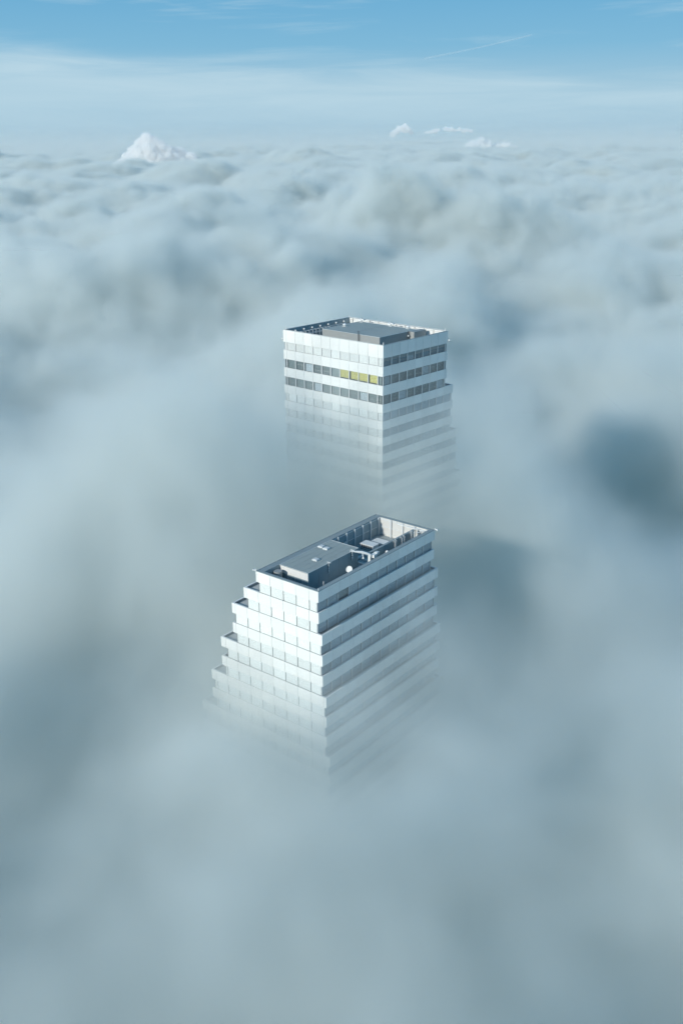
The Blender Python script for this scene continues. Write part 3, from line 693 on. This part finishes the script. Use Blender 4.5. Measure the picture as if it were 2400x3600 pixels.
# cirrus: long wisps and a pale veil whose upper edge sinks to the right
vec = N.new('ShaderNodeCombineXYZ', {0: azim, 1: elev})
mp = N.new('ShaderNodeMapping', {'Vector': vec.outputs[0], 'Rotation': (0, 0, R(7)), 'Scale': (.05, .55, 1)})
wisp = N.new('ShaderNodeTexNoise', {'Vector': mp.outputs[0], 'Scale': 1.6, 'Detail': 7., 'Roughness': .58, 'Distortion': .5})
wide = N.new('ShaderNodeTexNoise', {'Vector': mp.outputs[0], 'Scale': .8, 'Detail': 3., 'Roughness': .5})
edge = N.m('SUBTRACT', N.m('ADD', N.m('MULTIPLY_ADD', azim, -.05, 3.9), N.m('MULTIPLY', N.m('SUBTRACT', wisp.outputs[0], .5), 3.2)), elev)
edge = N.m('ADD', edge, N.m('MULTIPLY', N.m('SUBTRACT', wide.outputs[0], .5), 2.))
veil = N.new('ShaderNodeMapRange', {'Value': edge, 'From Min': -.9, 'From Max': 1.3}, interpolation_type='SMOOTHSTEP').outputs[0]
low = N.new('ShaderNodeMapRange', {'Value': elev, 'From Min': -.5, 'From Max': 2.6, 'To Min': .25, 'To Max': 1.}, interpolation_type='SMOOTHSTEP').outputs[0]
veil = N.m('MULTIPLY', N.m('MULTIPLY', veil, low), N.m('MULTIPLY_ADD', wisp.outputs[0], 1.0, .18))
st = N.new('ShaderNodeMapRange', {'Value': wisp.outputs[0], 'From Min': .52, 'From Max': .74, 'To Max': .45}, interpolation_type='SMOOTHSTEP').outputs[0]
cir = N.m('MAXIMUM', veil, st)
c1 = N.new('ShaderNodeMix', {0: .04, 6: ramp.outputs[0], 7: sky.outputs[0]}, data_type='RGBA')
c2 = N.new('ShaderNodeMix', {0: cir, 6: c1.outputs[2], 7: CIRRUS}, data_type='RGBA')
N.link(c2.outputs[2], bg.inputs[0]); bg.inputs[1].default_value = .1

# ------------------------------------------------------------------ ground, hills, far clouds
def simple_mat(name, col, var=.2, scale=.001, rough=.95):
    m = mat(name, col, rough, 0, var, scale); M[name] = m; return m
simple_mat('ground_soil', (.06, .08, .05)); simple_mat('hill_haze', (.42, .56, .64), .12, .0002)  # hills' pale blue: aerial haze put into the base colour
me = bpy.data.meshes.new('ground'); S = 150000
me.from_pydata([(-S, -S, 0), (S, -S, 0), (S, S, 0), (-S, S, 0)], [], [(0, 1, 2, 3)]); me.materials.append(M['ground_soil'])
o = link('ground', me); o['kind'] = 'structure'
from mathutils import noise as mn
# far range of hills beyond the fog
q = MB(); k = q._m('hill_haze'); nx = 240; rows_ = 5
for j in range(rows_):
    for i in range(nx+1):
        x = -42000 + 84000*i/nx; u = x/1000.
        top = 60 + 620*max(0, mn.fractal(Vector((u*.07+3.1, 7.7, 0)), .9, 2.1, 5)*.55 + .42)
        if x > -1500: top *= .8
        z = [0, .45, .8, 1, 0][j]*top; q.v.append((x, [52000, 53500, 55000, 56000, 60000][j], z))
for j in range(rows_-1):
    for i in range(nx): a = j*(nx+1)+i; q.f.append((a, a+1, a+nx+2, a+nx+1)); q.mi.append(k)
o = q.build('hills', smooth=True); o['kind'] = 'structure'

def cloud_mat(name, sigma, scale, rate, glow):
    m = bpy.data.materials.new(name); m.use_nodes = True; t = m.node_tree; t.nodes.clear(); N = NT(t)
    out = N.new('ShaderNodeOutputMaterial'); tc = N.new('ShaderNodeTexCoord')
    n = N.new('ShaderNodeTexNoise', {'Vector': tc.outputs['Object'], 'Scale': scale, 'Detail': 5., 'Roughness': .6})
    d = N.new('ShaderNodeMapRange', {'Value': n.outputs[0], 'From Min': .34, 'From Max': .50, 'To Max': sigma}).outputs[0]
    sc = N.new('ShaderNodeVolumeScatter', {'Color': (.985, .99, .99, 1), 'Density': d}); em = N.new('ShaderNodeEmission', {'Color': (.85, .95, 1, 1), 'Strength': N.m('MULTIPLY', d, glow)})  # emission brightens the cloud in place of further light bounces
    ad = N.new('ShaderNodeAddShader'); N.link(sc.outputs[0], ad.inputs[0]); N.link(em.outputs[0], ad.inputs[1]); N.link(ad.outputs[0], out.inputs['Volume'])
    m.cycles.volume_step_rate = rate; return m
M['cloud_white'] = cloud_mat('cloud_near', .11, .03, .2, .10); M['cloud_far'] = cloud_mat('cloud_far', .06, .012, .3, .10)
def cloud(name, label, loc, lumps, vox, amp, seed, cm='cloud_white'):
    """heaped cloud: balls fused by a voxel remesh, then roughened with noise at three sizes"""
    q = MB(); q.ms = [cm]
    for (x, y, z, r, sz) in lumps: q.ball((x, y, z*1.05), r*1.08, cm, 20, 12, sz)
    o = q.build(name, None, loc, 0)
    md = o.modifiers.new('r', 'REMESH'); md.mode = 'VOXEL'; md.voxel_size = vox
    dg = bpy.context.evaluated_depsgraph_get(); me = bpy.data.meshes.new_from_object(o.evaluated_get(dg)); o.modifiers.clear(); o.data = me
    me.materials.clear(); me.materials.append(M[cm])
    for v in me.vertices:
        n = v.normal.copy(); p = v.co + Vector((seed, 0, 0)); d = 0
        for f_, a_ in ((amp*2.6, 1.), (amp*1.1, .55), (amp*.5, .28)):
            d += (abs(mn.noise(p/f_))*1.6-.35)*amp*a_*.8
        v.co += n*d
    me.polygons.foreach_set('use_smooth', [True]*len(me.polygons))
    return tag(o, label, 'cloud')
rnd = random.Random(5)
def heap(w, h, d, n, seed):
    r_ = random.Random(seed); L = []
    for i in range(n):
        u = r_.uniform(-1, 1); hh = h*(1-abs(u)**1.3)*r_.uniform(.35, 1.); rr = h*r_.uniform(.2, .36)
        L.append((u*w*.5, r_.uniform(-.5, .5)*d, hh-rr, rr, 1.))
    for i in range(n//2): u = r_.uniform(-.9, .9); L.append((u*w*.5, r_.uniform(-.4, .4)*d, h*.12, h*.24*(1.2-abs(u)), .8))
    return L
def direction(X, Y, dist):
    """a point at a given forward distance whose bearing was read off the photograph"""
    a = -.35833; u = (X-1200)/3430.76; v = (1800-Y)/3430.76
    fy = math.cos(a) - v*math.sin(a); fz = math.sin(a) + v*math.cos(a); return Vector((u/fy*dist, dist, CAMZ + fz/fy*dist))
p_ = direction(535, 590, 5200)
L = [(130, 90, 55, 50, .8), (180, 90, 40, 44, .7), (215, 80, 20, 36, .6), (110, 30, 40, 44, .8), (150, 35, 26, 36, .7), (185, 30, 14, 28, .6), (-155, 0, 8, 30, .7), (-125, 5, 22, 36, .8), (-95, 0, 42, 38, .9), (-60, 5, 62, 42, 1.), (-30, 0, 92, 44, 1.), (0, 0, 118, 36, 1.), (22, 8, 105, 40, 1.),
     (52, 0, 78, 42, 1.), (80, -5, 50, 40, .9), (0, -30, 55, 60, 1.), (-50, -25, 30, 50, .9), (45, -30, 35, 46, .9), (-10, 5, 138, 24, 1.), (-85, 5, 78, 20, 1.), (66, 5, 108, 18, 1.), (95, 5, 78, 22, 1.), (-100, -20, 12, 40, .8), (10, -55, 20, 44, .8)]
cloud('cumulus_cloud', 'bright white heaped cloud with crisp billows rising from the fog at left near the horizon', (p_.x, p_.y, p_.z+4), L, 4., 15., 3.)
p_ = direction(1720, 520, 9000)
cloud('cumulus_cloud', 'broad low white cloud dome on the right of the horizon', (p_.x, p_.y, p_.z), heap(520, 95, 200, 34, 4), 9., 16., 50., 'cloud_far')
p_ = direction(1425, 462, 14000)
cloud('cumulus_cloud', 'small bright puff of cloud floating just above the horizon right of centre', (p_.x, p_.y, p_.z), heap(280, 120, 180, 16, 9), 11., 20., 80., 'cloud_far')
p_ = direction(1590, 462, 14500)
cloud('cumulus_cloud', 'ragged row of small puffs above the horizon right of the bright one', (p_.x, p_.y, p_.z), heap(700, 70, 200, 34, 21), 11., 18., 120., 'cloud_far')
# contrail: thin tapering vapour streak high up
def vapour_mat(name, dens):
    m = bpy.data.materials.new(name); m.use_nodes = True; t = m.node_tree; t.nodes.clear(); N = NT(t)
    out = N.new('ShaderNodeOutputMaterial'); tc = N.new('ShaderNodeTexCoord'); n = N.new('ShaderNodeTexNoise', {'Vector': tc.outputs['Object'], 'Scale': .004, 'Detail': 4.})
    a = N.m('MULTIPLY', n.outputs[0], dens, clamp=True)
    d = N.new('ShaderNodeBsdfDiffuse', {'Color': (.9, .9, .9, 1)}); tr = N.new('ShaderNodeBsdfTransparent')
    mx = N.new('ShaderNodeMixShader', {0: a, 1: tr.outputs[0], 2: d.outputs[0]}); N.link(mx.outputs[0], out.inputs[0]); return m
M['contrail'] = vapour_mat('contrail', .09)
q = MB(); pts = []; a0, a1 = direction(1500, 207, 90000), direction(1880, 126, 80000)
for i in range(25):
    u = i/24; p = a0.lerp(a1, u); p.z += -300*u*(1-u); pts.append(p)
q.tube(pts, 100, 'contrail', 8, 60); o = q.build('contrail', smooth=True); tag(o, 'thin white contrail slanting up to the right across the blue sky', 'contrail')

# ------------------------------------------------------------------ render settings
scene.view_settings.view_transform = 'Standard'; scene.view_settings.look = 'None'; scene.view_settings.exposure = 0
scene.render.engine = 'CYCLES'; c = scene.cycles
c.use_adaptive_sampling = True; c.adaptive_threshold = ATH; c.adaptive_min_samples = 16
c.volume_bounces = VB; c.max_bounces = 10; c.transparent_max_bounces = 12; c.diffuse_bounces = 3; c.glossy_bounces = 3
c.volume_max_steps = 512; c.volume_step_rate = 3.; c.use_denoising = True; c.denoiser = 'OPENIMAGEDENOISE'
c.sample_clamp_indirect = 10
